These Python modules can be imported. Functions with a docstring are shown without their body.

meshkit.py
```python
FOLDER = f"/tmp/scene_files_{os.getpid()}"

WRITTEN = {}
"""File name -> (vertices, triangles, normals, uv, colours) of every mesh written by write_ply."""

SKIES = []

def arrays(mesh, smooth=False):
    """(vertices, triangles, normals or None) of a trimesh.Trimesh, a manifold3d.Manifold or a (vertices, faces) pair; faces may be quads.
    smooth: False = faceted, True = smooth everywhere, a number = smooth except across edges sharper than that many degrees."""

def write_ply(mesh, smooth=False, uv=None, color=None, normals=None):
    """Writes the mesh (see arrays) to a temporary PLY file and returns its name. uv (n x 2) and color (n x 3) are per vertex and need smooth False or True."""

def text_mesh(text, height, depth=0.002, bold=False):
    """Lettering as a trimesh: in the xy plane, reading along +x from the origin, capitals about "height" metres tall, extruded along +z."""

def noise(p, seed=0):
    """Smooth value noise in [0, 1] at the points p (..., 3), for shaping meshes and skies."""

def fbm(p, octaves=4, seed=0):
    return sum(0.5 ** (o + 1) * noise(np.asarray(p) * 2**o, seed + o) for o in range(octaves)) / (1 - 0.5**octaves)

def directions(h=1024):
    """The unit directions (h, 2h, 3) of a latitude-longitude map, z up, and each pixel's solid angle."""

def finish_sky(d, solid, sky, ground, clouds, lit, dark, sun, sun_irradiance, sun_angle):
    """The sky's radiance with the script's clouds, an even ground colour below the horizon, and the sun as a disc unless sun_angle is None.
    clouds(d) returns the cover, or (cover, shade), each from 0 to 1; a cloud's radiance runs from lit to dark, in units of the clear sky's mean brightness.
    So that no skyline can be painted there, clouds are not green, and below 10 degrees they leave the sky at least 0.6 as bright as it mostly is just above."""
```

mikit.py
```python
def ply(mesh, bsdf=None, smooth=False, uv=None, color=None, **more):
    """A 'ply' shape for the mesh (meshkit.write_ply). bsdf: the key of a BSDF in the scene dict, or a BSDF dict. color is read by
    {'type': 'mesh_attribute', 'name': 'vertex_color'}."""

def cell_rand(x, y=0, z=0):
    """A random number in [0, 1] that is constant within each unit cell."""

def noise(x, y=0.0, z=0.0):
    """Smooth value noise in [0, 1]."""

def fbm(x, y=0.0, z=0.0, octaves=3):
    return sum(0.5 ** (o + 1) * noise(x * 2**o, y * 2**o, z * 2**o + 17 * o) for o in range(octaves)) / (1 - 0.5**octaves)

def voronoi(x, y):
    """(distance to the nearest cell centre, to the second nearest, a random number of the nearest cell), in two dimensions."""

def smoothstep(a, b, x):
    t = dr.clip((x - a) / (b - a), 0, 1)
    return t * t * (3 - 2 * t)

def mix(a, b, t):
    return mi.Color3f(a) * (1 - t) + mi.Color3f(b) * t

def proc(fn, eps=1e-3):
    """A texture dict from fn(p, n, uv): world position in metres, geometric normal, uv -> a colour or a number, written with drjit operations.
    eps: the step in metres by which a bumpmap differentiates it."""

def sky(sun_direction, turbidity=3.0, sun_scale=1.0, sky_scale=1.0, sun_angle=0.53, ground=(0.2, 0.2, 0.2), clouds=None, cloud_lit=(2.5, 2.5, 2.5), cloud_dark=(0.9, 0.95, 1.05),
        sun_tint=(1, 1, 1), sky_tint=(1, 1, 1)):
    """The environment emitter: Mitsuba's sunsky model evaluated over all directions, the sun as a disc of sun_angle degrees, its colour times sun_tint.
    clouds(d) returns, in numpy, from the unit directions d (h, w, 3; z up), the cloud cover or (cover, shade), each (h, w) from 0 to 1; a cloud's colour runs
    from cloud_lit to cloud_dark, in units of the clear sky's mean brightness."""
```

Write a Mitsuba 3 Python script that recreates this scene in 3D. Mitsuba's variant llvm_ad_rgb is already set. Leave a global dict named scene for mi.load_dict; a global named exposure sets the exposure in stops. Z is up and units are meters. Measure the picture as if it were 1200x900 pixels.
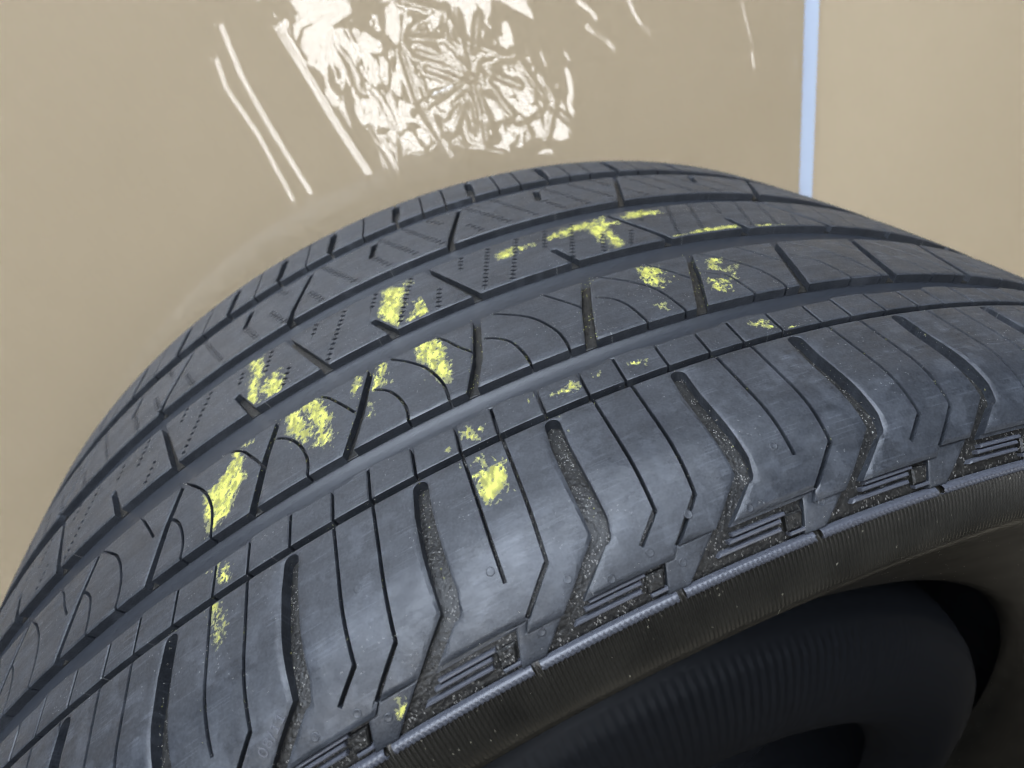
import math
import numpy as np
import shapely
from shapely.geometry import Polygon, LineString, Point, box
from shapely.ops import unary_union
import trimesh
import mitsuba as mi
import drjit as dr
import mikit, meshkit
from mikit import noise, fbm, smoothstep, mix, cell_rand, voronoi

T = mi.ScalarTransform4f
scene, labels = {}, {}

# ------------------------------------------------------------------ camera, light, exposure
# world: tyre axle along x, centre at the origin, z up, metres.  The camera hovers just over the near shoulder.
CAM = np.array([-0.19589, -0.00888, 0.45500])
FWD = np.array([0.79406, -0.08043, -0.60249])
UP = np.array([0.51497, -0.43757, 0.73712])
scene['camera'] = {'type': 'thinlens', 'fov': 79.66, 'fov_axis': 'x', 'near_clip': 0.005, 'far_clip': 60.0,
                   'aperture_radius': 0.0007, 'focus_distance': 0.155,
                   'to_world': T().look_at(origin=CAM.tolist(), target=(CAM + FWD).tolist(), up=UP.tolist())}
exposure = 0.15


def lamp(key, centre, target, w, h, rgb, label):
    scene[key] = {'type': 'rectangle',
                  'to_world': T().look_at(origin=centre, target=target, up=[0.02, 0.05, 1]) @ T().scale([w / 2, h / 2, 1]),
                  'bsdf': {'type': 'diffuse', 'reflectance': {'type': 'rgb', 'value': [0.6, 0.6, 0.6]}},
                  'emitter': {'type': 'area', 'radiance': {'type': 'rgb', 'value': rgb}}}
    labels[key] = {'label': label, 'category': 'lamp'}


lamp('ceiling_lamp', [-0.6, 0.1, 2.45], [-0.6, 0.1, 0], 2.6, 2.2, [7.0, 7.85, 9.2], 'wide cool white ceiling light panel right above the tyre')
lamp('light_panel', [-3.478, -1.718, 0.92], [0.19, 0, 0.92], 0.70, 1.5, [5.6, 5.6, 5.6], 'bright upright light panel standing far from the tyre, the wider of two side by side')
lamp('light_panel_001', [-3.733, -1.007, 0.92], [0.19, 0, 0.92], 0.34, 1.5, [5.6, 5.6, 5.6], 'bright upright light panel standing far from the tyre, the narrower of two side by side')
lamp('light_panel_002', [-2.9, 1.6, 2.6], [0.2, 0, 0.3], 2.4, 1.0, [7.5, 7.5, 7.5], 'long neutral white light panel hung high on the far side, aimed at the cardboard')
scene['room_light'] = {'type': 'constant', 'radiance': {'type': 'rgb', 'value': [0.07, 0.075, 0.085]}}


# ------------------------------------------------------------------ materials
def rgbtex(fn, **k):
    return mikit.proc(fn, **k)


def c_rubber(p, n, uv):
    a = dr.atan2(p.y, p.z) * 360.0
    x = p.x * 1000
    dust = fbm(a * 0.10, x * 0.22, 3.0, 4)
    scr = smoothstep(0.66, 0.9, noise(a * 0.12 + x * 0.05, x * 3.2, 7.0)) * smoothstep(0.4, 0.7, noise(a * 0.3, x * 0.3, 2.0))
    fine = noise(p.x * 2600, p.y * 2600, p.z * 2600)
    spot = smoothstep(0.988, 0.995, cell_rand(dr.floor(a * 3.4), dr.floor(x * 3.4), 5)) * smoothstep(0.5, 0.8, noise(a * 0.12, x * 0.12, 33.0))
    lon = noise(a * 0.035, x * 0.9, 12.0)
    cloud = smoothstep(0.50, 0.72, fbm(a * 0.22, x * 0.22, 41.0, 5)) * smoothstep(80, 95, -x)
    w = dr.clip(dust * 0.25 + scr * 0.22 + lon * 0.10 + cloud * 0.22 + (fine - 0.5) * 0.25, 0, 1)
    return mix(mix((0.008, 0.0098, 0.013), (0.052, 0.058, 0.069), w), (0.19, 0.19, 0.18), spot * 0.35)


def r_rubber(p, n, uv):
    a = dr.atan2(p.y, p.z) * 360.0
    x = p.x * 1000
    return dr.clip(0.50 + 0.26 * (fbm(a * 0.13, x * 0.16, 9.0, 5) - 0.5) + 0.14 * (noise(a * 0.5, x * 2.0, 1.0) - 0.5), 0.36, 0.8)


def b_rubber(p, n, uv):
    return 0.00005 * fbm(p.x * 2200, p.y * 2200, p.z * 2200, 2) + 0.00011 * noise(p.x * 420, p.y * 420, p.z * 420)


def c_floor(p, n, uv):
    a = dr.atan2(p.y, p.z) * 360.0
    x = p.x * 1000
    s = cell_rand(dr.floor(a * 4.2), dr.floor(x * 4.2), 11)
    patch = smoothstep(0.42, 0.62, noise(a * 0.35, x * 0.35, 21.0))
    grain = smoothstep(0.90, 0.97, s) * (0.25 + 0.75 * patch)
    side = smoothstep(78, 86, dr.abs(x))
    base = mix((0.004, 0.004, 0.004), (0.014, 0.0135, 0.012), noise(a * 1.3, x * 1.3, 4.0))
    return mix(base, (0.26, 0.25, 0.23), grain * 0.5 * side)


def b_floor(p, n, uv):
    side = smoothstep(0.078, 0.086, dr.abs(p.x))
    return 0.00026 * fbm(p.x * 1500, p.y * 1500, p.z * 1500, 2) + 0 * side


def c_side(p, n, uv):
    d = fbm(p.x * 90, p.y * 90, p.z * 90, 4)
    a = dr.atan2(p.y, p.z) * 360.0
    spot = smoothstep(0.9975, 0.999, cell_rand(dr.floor(a * 4.0), dr.floor(p.x * 4000 + p.z * 900), 5))
    return mix(mix((0.006, 0.0057, 0.0048), (0.018, 0.0168, 0.0135), d), (0.3, 0.28, 0.22), spot * 0.4)


def principled(col, rough, spec=0.5, **k):
    return {'type': 'principled', 'base_color': col, 'roughness': rough, 'specular': spec, **k}


def twosided(b):
    return {'type': 'twosided', 'bsdf': b}


def bump(b, fn, eps=2e-4):
    return {'type': 'bumpmap', 'arbitrary': mikit.proc(fn, eps=eps), 'scale': 1.0, 'bsdf': b}


scene['rubber'] = twosided(bump(principled(rgbtex(c_rubber), rgbtex(r_rubber)), b_rubber))
scene['gritty_rubber'] = twosided(bump(principled(rgbtex(c_floor), 0.48, 0.30), b_floor))
scene['groove_rubber'] = twosided(principled({'type': 'rgb', 'value': [0.010, 0.012, 0.016]}, 0.46))
scene['side_rubber'] = twosided(principled(rgbtex(c_side), 0.33))
scene['ridge_rubber'] = twosided(principled({'type': 'rgb', 'value': [0.045, 0.048, 0.058]}, 0.36))
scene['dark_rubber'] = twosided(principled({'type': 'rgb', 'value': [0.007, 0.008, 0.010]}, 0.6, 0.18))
scene['liner_rubber'] = twosided(principled({'type': 'rgb', 'value': [0.020, 0.022, 0.026]}, 0.5))


def c_paint(p, n, uv):
    w = smoothstep(0.30, 0.68, fbm(p.x * 420 + p.y * 160, p.y * 900, p.z * 420, 4))
    return mix((0.155, 0.152, 0.034), (0.385, 0.375, 0.075), w)


scene['thin_crayon'] = twosided(principled({'type': 'rgb', 'value': [0.12, 0.12, 0.055]}, 0.5, 0.4))
scene['crayon'] = twosided(principled(rgbtex(c_paint), 0.55, 0.4))


scene['dust'] = twosided(principled({'type': 'rgb', 'value': [0.30, 0.28, 0.23]}, 0.8, 0.2))


def c_board(p, n, uv):
    w = fbm(p.x * 5, p.y * 5, p.z * 3, 4)
    f = noise(p.y * 900, p.z * 160, 3.0)
    return mix((0.345, 0.278, 0.184), (0.41, 0.333, 0.224), dr.clip(w * 0.9 + (f - 0.5) * 0.08, 0, 1))


scene['cardboard'] = twosided(principled(rgbtex(c_board), 0.7, 0.2))
scene['film'] = {'type': 'thindielectric', 'int_ior': 1.55}


def c_conc(p, n, uv):
    w = fbm(p.x * 6, p.y * 6, 1.0, 5)
    return mix((0.15, 0.12, 0.08), (0.24, 0.20, 0.14), w)


def c_back(p, n, uv):
    return mix((0.36, 0.42, 0.52), (0.41, 0.47, 0.57), fbm(p.x * 3, p.y * 3, p.z * 3, 4))


scene['concrete'] = twosided(principled(rgbtex(c_conc), 0.6, 0.3))
scene['blue_paint'] = twosided(principled(rgbtex(c_back), 0.6, 0.3))


def add(key, mesh, bsdf, label=None, cat=None, group=None, kind=None, smooth=40, **more):
    k, i = key, 0
    while k in scene:
        i += 1
        k = f'{key}_{i:03d}'
    scene[k] = mikit.ply(mesh, bsdf, smooth=smooth, **more)
    d = {x: y for x, y in (('label', label), ('category', cat), ('group', group), ('kind', kind)) if y}
    if d:
        labels[k] = d
    return k


def box_mesh(lo, hi):
    b = trimesh.creation.box(extents=np.subtract(hi, lo))
    b.apply_translation((np.array(lo) + np.array(hi)) / 2)
    return b


# ------------------------------------------------------------------ the setting: floor, blue wall
add('floor', box_mesh([-6, -6, -0.42], [6, 6, -0.362]), 'concrete', 'tan concrete floor the tyre stands on', kind='structure', smooth=False)

# wrapped cardboard leaning behind the tyre: plane with origin P0, axes E1 (to the right), E2 (up), normal NRM
PH, PS = math.radians(9), math.radians(-5)
NRM = np.array([-math.cos(PH) * math.cos(PS), math.sin(PS), math.sin(PH)])
NRM /= np.linalg.norm(NRM)
P0 = np.array([0.19, 0, 0.36])
E1 = np.cross(NRM, [0, 0, 1.0]); E1 /= np.linalg.norm(E1)
E1 = -E1 if E1[1] > 0 else E1
E2 = np.cross(E1, NRM); E2 = -E2 if E2[2] < 0 else E2


def plane(a, b, h):
    a, b, h = (np.asarray(t, float) / 1000 for t in (a, b, h))
    return P0 + a[..., None] * E1 + b[..., None] * E2 + h[..., None] * NRM


def gridmesh(V):
    n, m = V.shape[:2]
    i, j = np.meshgrid(np.arange(n - 1), np.arange(m - 1), indexing='ij')
    q = np.stack([i * m + j, (i + 1) * m + j, (i + 1) * m + j + 1, i * m + j + 1], -1).reshape(-1, 4)
    return trimesh.Trimesh(V.reshape(-1, 3), np.vstack([q[:, [0, 1, 2]], q[:, [0, 2, 3]]]), process=False)


A_EDGE = lambda b: 340.0 + 0.22 * (b + 60)          # right edge of the cardboard: leans a little
front = [(-900, -725), (A_EDGE(-725), -725), (A_EDGE(420), 420), (-900, 420)]
pv = np.array([plane(a, b, h) for h in (-3, -150) for a, b in front])
pf = [[0, 1, 2], [0, 2, 3], [4, 6, 5], [4, 7, 6], [0, 4, 5], [0, 5, 1], [1, 5, 6], [1, 6, 2], [2, 6, 7], [2, 7, 3], [3, 7, 4], [3, 4, 0]]
bm = trimesh.Trimesh(pv, pf, process=False); bm.fix_normals()
add('cardboard_panel', bm, 'cardboard', 'tan cardboard sheet wrapped in clear film, leaning behind the tyre', 'cardboard', smooth=False)
A2 = lambda b: A_EDGE(b) + 14.0
for nm_, e0, e1_, z0, z1, mt, lb, ct in (('blue_sheet', lambda b: A_EDGE(b) + 0.5, A2, -3.5, -60, 'blue_paint', 'narrow pale blue sheet edge showing between the two cardboard sheets', 'sheet'),
                                         ('cardboard_panel', lambda b: A2(b) + 0.5, lambda b: 2600.0 + 0 * b, -8, -150, 'cardboard', 'plain tan cardboard sheet standing past the narrow pale blue edge', 'cardboard')):
    m_ = trimesh.Trimesh(np.array([plane(a, b, q) for q in (z0, z1) for a, b in [(e0(-725), -725), (e1_(-725), -725), (e1_(420), 420), (e0(420), 420)]]), pf, process=False)
    m_.fix_normals()
    add(nm_, m_, mt, lb, ct, smooth=False)

# ------------------------------------------------------------------ clear plastic film: ridges, a gathered star and crumpled areas
CREASE = [
    [(9.2,101.9),(4,91.7),(7.9,53.9),(10.4,23.7),(14.7,-8.3)],
    [(-19.8,88),(-23,65.9),(-23.2,37.7),(-20.7,-4.5)],
    [(-30.3,75.2),(-33.4,61.2),(-30.7,34.7),(-31.8,-3.7)],
    [(14.1,94.2),(15.6,84.3),(18.5,78.3)],
    [(64.6,43.6),(61.9,19.3),(64.4,-3),(67.1,-21.2)],
    [(28.6,14.6),(26.9,-2.6),(25.8,-10.1)],
    [(213,22.9),(215.2,9.8),(217.8,3.8),(235.1,-23.5),(245.2,-37.2)],
    [(295.7,-43.7),(295.4,-55),(297.1,-64.4)],
    [(330.4,-34.3),(330.7,-56.9),(328.9,-92.2)],
    [(294.5,-10.8),(296.6,-32.9),(303.6,-69.9),(313.7,-117.8)],
    [(181.5,14.5),(191.6,3.3),(195.5,-4.3)],
    [(180.7,29.4),(187.1,21.3),(188.7,16.9)],
    [(28.1,13.8),(33.1,-18.7)],
    [(76.1,66.3),(96.7,52.8),(91.4,39.1),(98.5,26)],
    [(98.4,54),(98.2,40.3),(98.4,30.8),(98.9,18)],
    [(71.2,48),(88,40.4)],
    [(72.6,39.7),(85.9,29.9),(95.6,19.8)],
    [(74.7,30.3),(91.2,16.6)],
    [(74.5,15.8),(95.6,13.4)],
    [(90.8,9.3),(86.4,-9.6)],
    [(100.3,10.5),(92.6,-20.3)],
    [(106.3,10.7),(114.3,-13.2)],
    [(108.2,14.9),(126.1,0.3)],
    [(107.5,20.1),(138.6,15.6)],
    [(105.3,28.2),(115,43.4)],
    [(98.2,38),(126.3,15.4)],
    [(128.1,19.6),(138.6,-15.2),(159.6,-46)],
    [(141.3,-0.5),(144.1,-17.4),(130.2,-36.3)],
    [(71.2,-13.8),(100.1,-31.8)],
]


def seg_dist(a, b, pts):
    best = np.full(a.shape, 1e9)
    for (x0, y0), (x1, y1) in zip(pts[:-1], pts[1:]):
        dx, dy = x1 - x0, y1 - y0
        t = np.clip(((a - x0) * dx + (b - y0) * dy) / (dx * dx + dy * dy), 0, 1)
        best = np.minimum(best, np.hypot(a - x0 - t * dx, b - y0 - t * dy))
    return best


def mask_at(a, b, cx, cy, rx, ry, soft=0.35):
    d = np.hypot((a - cx) / rx, (b - cy) / ry)
    t = np.clip((1 + soft - d) / (2 * soft), 0, 1)
    return t * t * (3 - 2 * t)


fa = np.concatenate([np.linspace(-900, -140, 40), np.arange(-138, 345, 0.9), [360, 372]])
fb = np.concatenate([np.linspace(-722, -215, 30), np.arange(-210, 140, 0.9), np.linspace(143, 416, 20)])
Ag, Bg = np.meshgrid(fa, fb, indexing='ij')
Ag = np.minimum(Ag, A_EDGE(Bg) - 0.5)
q3 = np.stack([Ag, Bg, 0 * Ag], -1)
Hh = 0.6 * (meshkit.fbm(q3 * [1 / 60, 1 / 130, 1], 3, 5) - 0.5)                       # slow tension waves, mostly upright
amp_c = np.zeros_like(Ag)
for cx, cy, rx, ry, w in ((98, 14, 36, 34, 0.75), (84, -12, 16, 15, .8), (33, 20, 9, 30, 1.0), (36, 42, 14, 14, .6), (146, -18, 15, 26, .8), (124, -14, 20, 20, .75), (48, -6, 14, 12, .7), (84, 44, 14, 18, .8), (52, 58, 26, 10, .3), (30, -8, 8, 12, .6), (290, -30, 60, 60, .12), (200, 0, 40, 40, .10), (-20, 60, 50, 40, .10)):
    amp_c = np.maximum(amp_c, w * mask_at(Ag, Bg, cx, cy, rx, ry))
ridged = lambda s, seed, sx, sy: 1 - np.abs(2 * meshkit.noise(q3 * [1 / sx, 1 / sy, 1], seed) - 1)
Hh += amp_c * (0.62 * ridged(1, 3, 14, 24) ** 2 + 0.34 * ridged(1, 4, 7.5, 12.0) ** 2 + 0.05 * ridged(1, 8, 3.8, 5.0))
dx_, dy_ = Ag - 98.2, Bg - 16.3
rad, ang = np.hypot(dx_, dy_), np.arctan2(dy_, dx_)
pol = np.stack([(ang + 3.2) * 2.7, rad / 26.0, 0 * rad], -1)
ray_ = 1 - np.abs(2 * meshkit.noise(pol, 21) - 1)
Hh += 1.0 * ray_ ** 1.5 * np.clip(rad / 14, 0, 1) * mask_at(Ag, Bg, 98.2, 12, 36, 32, .5) - 0.9 * np.exp(-(rad / 4.0) ** 2)
for i, c in enumerate(CREASE):
    long_ = i < 3
    d = seg_dist(Ag, Bg, c)
    w = (1.7 if i < 3 else 1.3) if i < 13 else 2.0
    Hh += (0.42 if long_ else 0.4 if i < 13 else 0.5) * np.exp(-(d / w) ** 2)
Hh += 0.05 * amp_c.clip(0.12) * meshkit.noise(q3 / 1.7, 9)
dots = meshkit.noise(q3 / 3.1, 31)
Hh += 0.5 * np.clip(dots - 0.86, 0, 1) * (mask_at(Ag, Bg, 40, 50, 60, 30) + 0.1)     # little trapped bubbles
film = gridmesh(plane(Ag, Bg, Hh))
if film.face_normals[0] @ NRM < 0:
    film.invert()
add('plastic_film', film, 'film', 'clear wrinkled plastic film stretched over the tan cardboard sheet', 'plastic film', smooth=True)

# ------------------------------------------------------------------ the tyre: surface coordinates u (along the tread, mm), v (across, mm)
R, RC, XS, RS = 360.0, 1518.07, 103.50, 34.895
A0 = math.asin(XS / RC)
CX, CZ = XS - RS * math.sin(A0), R - (RC - math.sqrt(RC ** 2 - XS ** 2)) - RS * math.cos(A0)
VS = RC * A0
VL = 136.8                                             # where the shoulder ends


def surf(u, v, dep):
    """Metres: the point dep mm under the tyre's outer surface."""
    u, v, dep = np.broadcast_arrays(np.asarray(u, float), np.asarray(v, float), np.asarray(dep, float))
    s, av = np.sign(v), np.abs(v)
    t1 = av / RC
    t2 = A0 + (av - VS) / RS
    crown = av <= VS
    t = np.where(crown, t1, t2)
    x = np.where(crown, RC * np.sin(t1), CX + RS * np.sin(t2)) - dep * np.sin(t)
    r = np.where(crown, R - RC * (1 - np.cos(t1)), CZ + RS * np.cos(t2)) - dep * np.cos(t)
    th = -u / R
    return np.stack([s * x, r * np.sin(th), r * np.cos(th)], -1) / 1000


GROOVES = [(-73.6, -63.0), (-31.8, -16.8), (15.3, 29.6), (66.5, 79.5)]


def casing_depth(v):
    v = np.asarray(v, float)
    d = np.interp(np.abs(v), [0, 80, 90, 105, 120, 128, 136], [3.2, 3.2, 3.7, 3.6, 2.6, 1.9, 1.9])
    for a, b in GROOVES:
        t = np.clip(1 - np.abs(v - (a + b) / 2) / ((b - a) / 2 + 1.0), 0, 1)
        d = np.maximum(d, 2.6 + 1.9 * (1 - (1 - t) ** 2.0))
    return d


def grid_cut(P):
    """P cut by a grid fine enough to follow the curvature -> triangle corners (n, 3, 2)."""
    if P.is_empty:
        return np.zeros((0, 3, 2))
    u0, v0, u1, v1 = P.bounds
    us = np.arange(math.floor(u0 / 5) * 5, u1 + 5, 5.0)
    vall = np.concatenate([np.arange(-140, -96, 2.0), np.arange(-96, 97, 6.0), np.arange(98, 141, 2.0)])
    vs = vall[(vall > v0 - 6) & (vall < v1 + 6)]
    uu, vv = np.meshgrid(np.arange(len(us) - 1), np.arange(len(vs) - 1), indexing='ij')
    cells = shapely.box(us[uu.ravel()], vs[vv.ravel()], us[uu.ravel() + 1], vs[vv.ravel() + 1])
    shapely.prepare(P)
    inside = shapely.contains_properly(P, cells)
    tris = []
    if inside.any():
        b = shapely.bounds(cells[inside])
        a, bb, c, d = b[:, [0, 1]], b[:, [2, 1]], b[:, [2, 3]], b[:, [0, 3]]
        tris += [np.stack([a, bb, c], 1), np.stack([a, c, d], 1)]
    rest = cells[~inside & shapely.intersects(P, cells)]
    if len(rest):
        pc = shapely.get_parts(shapely.intersection(rest, P))
        pc = shapely.get_parts(pc)
        pc = pc[(shapely.get_type_id(pc) == 3)]
        pc = pc[shapely.area(pc) > 1e-7]
        if len(pc):
            tr = shapely.get_parts(shapely.constrained_delaunay_triangles(pc))
            xy = shapely.get_coordinates(tr).reshape(-1, 4, 2)[:, :3]
            e1_, e2_ = xy[:, 1] - xy[:, 0], xy[:, 2] - xy[:, 0]
            cr = e1_[:, 0] * e2_[:, 1] - e1_[:, 1] * e2_[:, 0]
            xy[cr < 0] = xy[cr < 0][:, ::-1]
            tris.append(xy[np.abs(cr) > 1e-9])
    return np.concatenate(tris) if tris else np.zeros((0, 3, 2))


def polys(g):
    return [p for p in getattr(g, 'geoms', [g]) if p.geom_type == 'Polygon' and p.area > 0.05]


def piece(P1, P0, top=0.0, drop=0.35, bottom=None):
    """A block of rubber: P1 its outline, P0 the flat of its top inside the rounded edge; walls go down to bottom(v)."""
    bottom = bottom or (lambda v: casing_depth(v) + 0.6)
    P0 = P0.intersection(P1)
    flat, edge = grid_cut(P0), grid_cut(P1.difference(P0))
    V, dep = [flat.reshape(-1, 2)], [np.full(len(flat) * 3, top)]
    if len(edge):
        e = edge.reshape(-1, 2)
        eu, ei = np.unique(np.round(e, 5), axis=0, return_inverse=True)
        pts = shapely.points(eu)
        d0 = shapely.distance(pts, P0) if not P0.is_empty else np.ones(len(eu))
        d1 = np.zeros(len(eu)); m_ = d0 > 1e-4
        if m_.any(): d1[m_] = shapely.distance(pts[m_], P1.boundary)
        t = (d0 / np.maximum(d0 + d1, 1e-9))[ei.ravel()] * (d0 > 1e-4)[ei.ravel()]
        V.append(e); dep.append(top + drop * t * t * (1.3 - 0.3 * t))
    V, dep = np.concatenate(V), np.concatenate(dep)
    key, inv = np.unique(np.round(V, 4), axis=0, return_inverse=True)
    inv = inv.ravel()
    dd = np.zeros(len(key)); dd[inv] = dep
    F = inv.reshape(-1, 3)
    F = F[(F[:, 0] != F[:, 1]) & (F[:, 1] != F[:, 2]) & (F[:, 0] != F[:, 2])]
    pts3, faces, n = [surf(key[:, 0], key[:, 1], dd)], [F], len(key)
    for poly in polys(P1):
        poly = shapely.geometry.polygon.orient(poly, 1.0)
        for ring in [poly.exterior, *poly.interiors]:
            c = np.array(ring.segmentize(3.0).coords)[:-1]
            m = len(c)
            pts3 += [surf(c[:, 0], c[:, 1], top + drop), surf(c[:, 0], c[:, 1], bottom(c[:, 1]))]
            i = np.arange(m); j = (i + 1) % m
            faces += [np.stack([n + i, n + m + i, n + m + j], 1), np.stack([n + i, n + m + j, n + j], 1)]
            n += 2 * m
    return trimesh.Trimesh(np.concatenate(pts3), np.concatenate(faces), process=False)


def wide(pts, w):
    """A tapering groove outline: w = its width at each point."""
    pts, w = np.array(pts, float), np.broadcast_to(np.asarray(w, float), (len(pts),))
    parts = [unary_union([Point(p).buffer(a / 2, 8), Point(q).buffer(b / 2, 8)]).convex_hull for p, q, a, b in zip(pts[:-1], pts[1:], w[:-1], w[1:])]
    return unary_union(parts)


def sipe(pts, w=0.70):
    return LineString(pts).buffer(w / 2, cap_style='flat', join_style='mitre')


def smooth_line(pts, n=14):
    from scipy.interpolate import PchipInterpolator
    p = np.array(pts, float)
    s = np.concatenate([[0], np.cumsum(np.hypot(*np.diff(p, axis=0).T))])
    t = np.linspace(0, s[-1], n)
    return np.stack([PchipInterpolator(s, p[:, 0])(t), PchipInterpolator(s, p[:, 1])(t)], 1)


def dotted(a, b, step=2.8, g=1.0):
    """A toothed sipe: a hairline with a row of small slanted teeth."""
    a, b = np.array(a, float), np.array(b, float)
    L = np.hypot(*(b - a)); d = (b - a) / L; nrm = np.array([-d[1], d[0]])
    out = [sipe([a, b], 0.06)]
    for k in range(max(2, int(L / step))):
        m = a + d * (k + 0.5) * step
        if (k + 0.5) * step > L: break
        out.append(Polygon([m - d * .75 - nrm * .45 * g, m - d * .05 - nrm * .95 * g, m + d * .75 + nrm * .45 * g, m + d * .05 + nrm * .95 * g]))
    return unary_union(out)


U0, U1 = -340.0, 565.0
tops = []                                              # the flats, which carry the crayon marks


def make_blocks(key, band, gro, sip, bevel=0.7, label=None, drop=0.4, lip=0.12):
    G = unary_union(gro)
    Sx = unary_union(sip) if sip else Polygon()
    base = band.difference(G)
    P1a = base.difference(Sx)
    if key in ('tyre__second_rib_block', 'tyre__middle_rib_block', 'tyre__fourth_rib_block'):
        for p in polys(G.intersection(band.buffer(-0.3))):
            if p.area > 8:
                add('tyre__dirty_groove_floor', piece(p.buffer(0.2), p.buffer(-0.1), top=2.7, drop=0.2, bottom=lambda v: 4.0 + 0 * v), 'gritty_rubber')
    for p in sorted(polys(base), key=lambda q: q.centroid.x):
        if p.area < 8: continue
        P1 = p.intersection(P1a)
        P0 = p.buffer(-bevel, join_style='mitre').difference(Sx.intersection(p.buffer(1)).buffer(lip))
        for q in polys(P1):
            if q.area < 3: continue
            q0 = P0.intersection(q)
            add(key, piece(q, q0, drop=drop), 'rubber')
            tops.append(q0)


# ---- near shoulder: slanting grooves with a knee, two thin cuts per block; A and B blocks alternate
UK = {-2: -44.0, -1: -9.5, 0: 25.3, 1: 59.7}
uk = lambda k: UK.get(k, 25.3 + 34.55 * k)
KS = range(-11, 17)
sh_g, sh_s, wallcuts = [], [], []
for k in KS:
    U = uk(k)
    sh_g.append(wide([(U, -87.6), (U - 1.2, -95), (U - 1.9, -105), (U - 2.4, -116), (U - 3.1, -119.4)], [3.9, 4.3, 4.6, 4.7, 4.0]))
    sh_g.append(wide([(U - 3.3, -119.4), (U - 11.5, -126.7), (U - 22.5, -136.6)], [3.4, 3.0, 3.0]))
    A = k % 2 == 0
    sh_s.append(sipe(smooth_line([(U + 22.6, -83.5), (U + 21.9, -93), (U + 20.7, -107), (U + 19.1, -119.3)])))
    sh_s.append(sipe([(U + 19.1, -119.2), (U + 10.6, -127.2)], 0.9))
    sh_s.append(sipe(smooth_line([(U + 12.1, -83.5), (U + 11.6, -92), (U + 10.7, -106), (U + 9.6, -119.2)])))
    if A:
        sh_s.append(sipe([(U + 9.6, -119.1), (U + 3.6, -124.4)], 0.9))
band = []
sq, bars, walls = [], [], []
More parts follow.
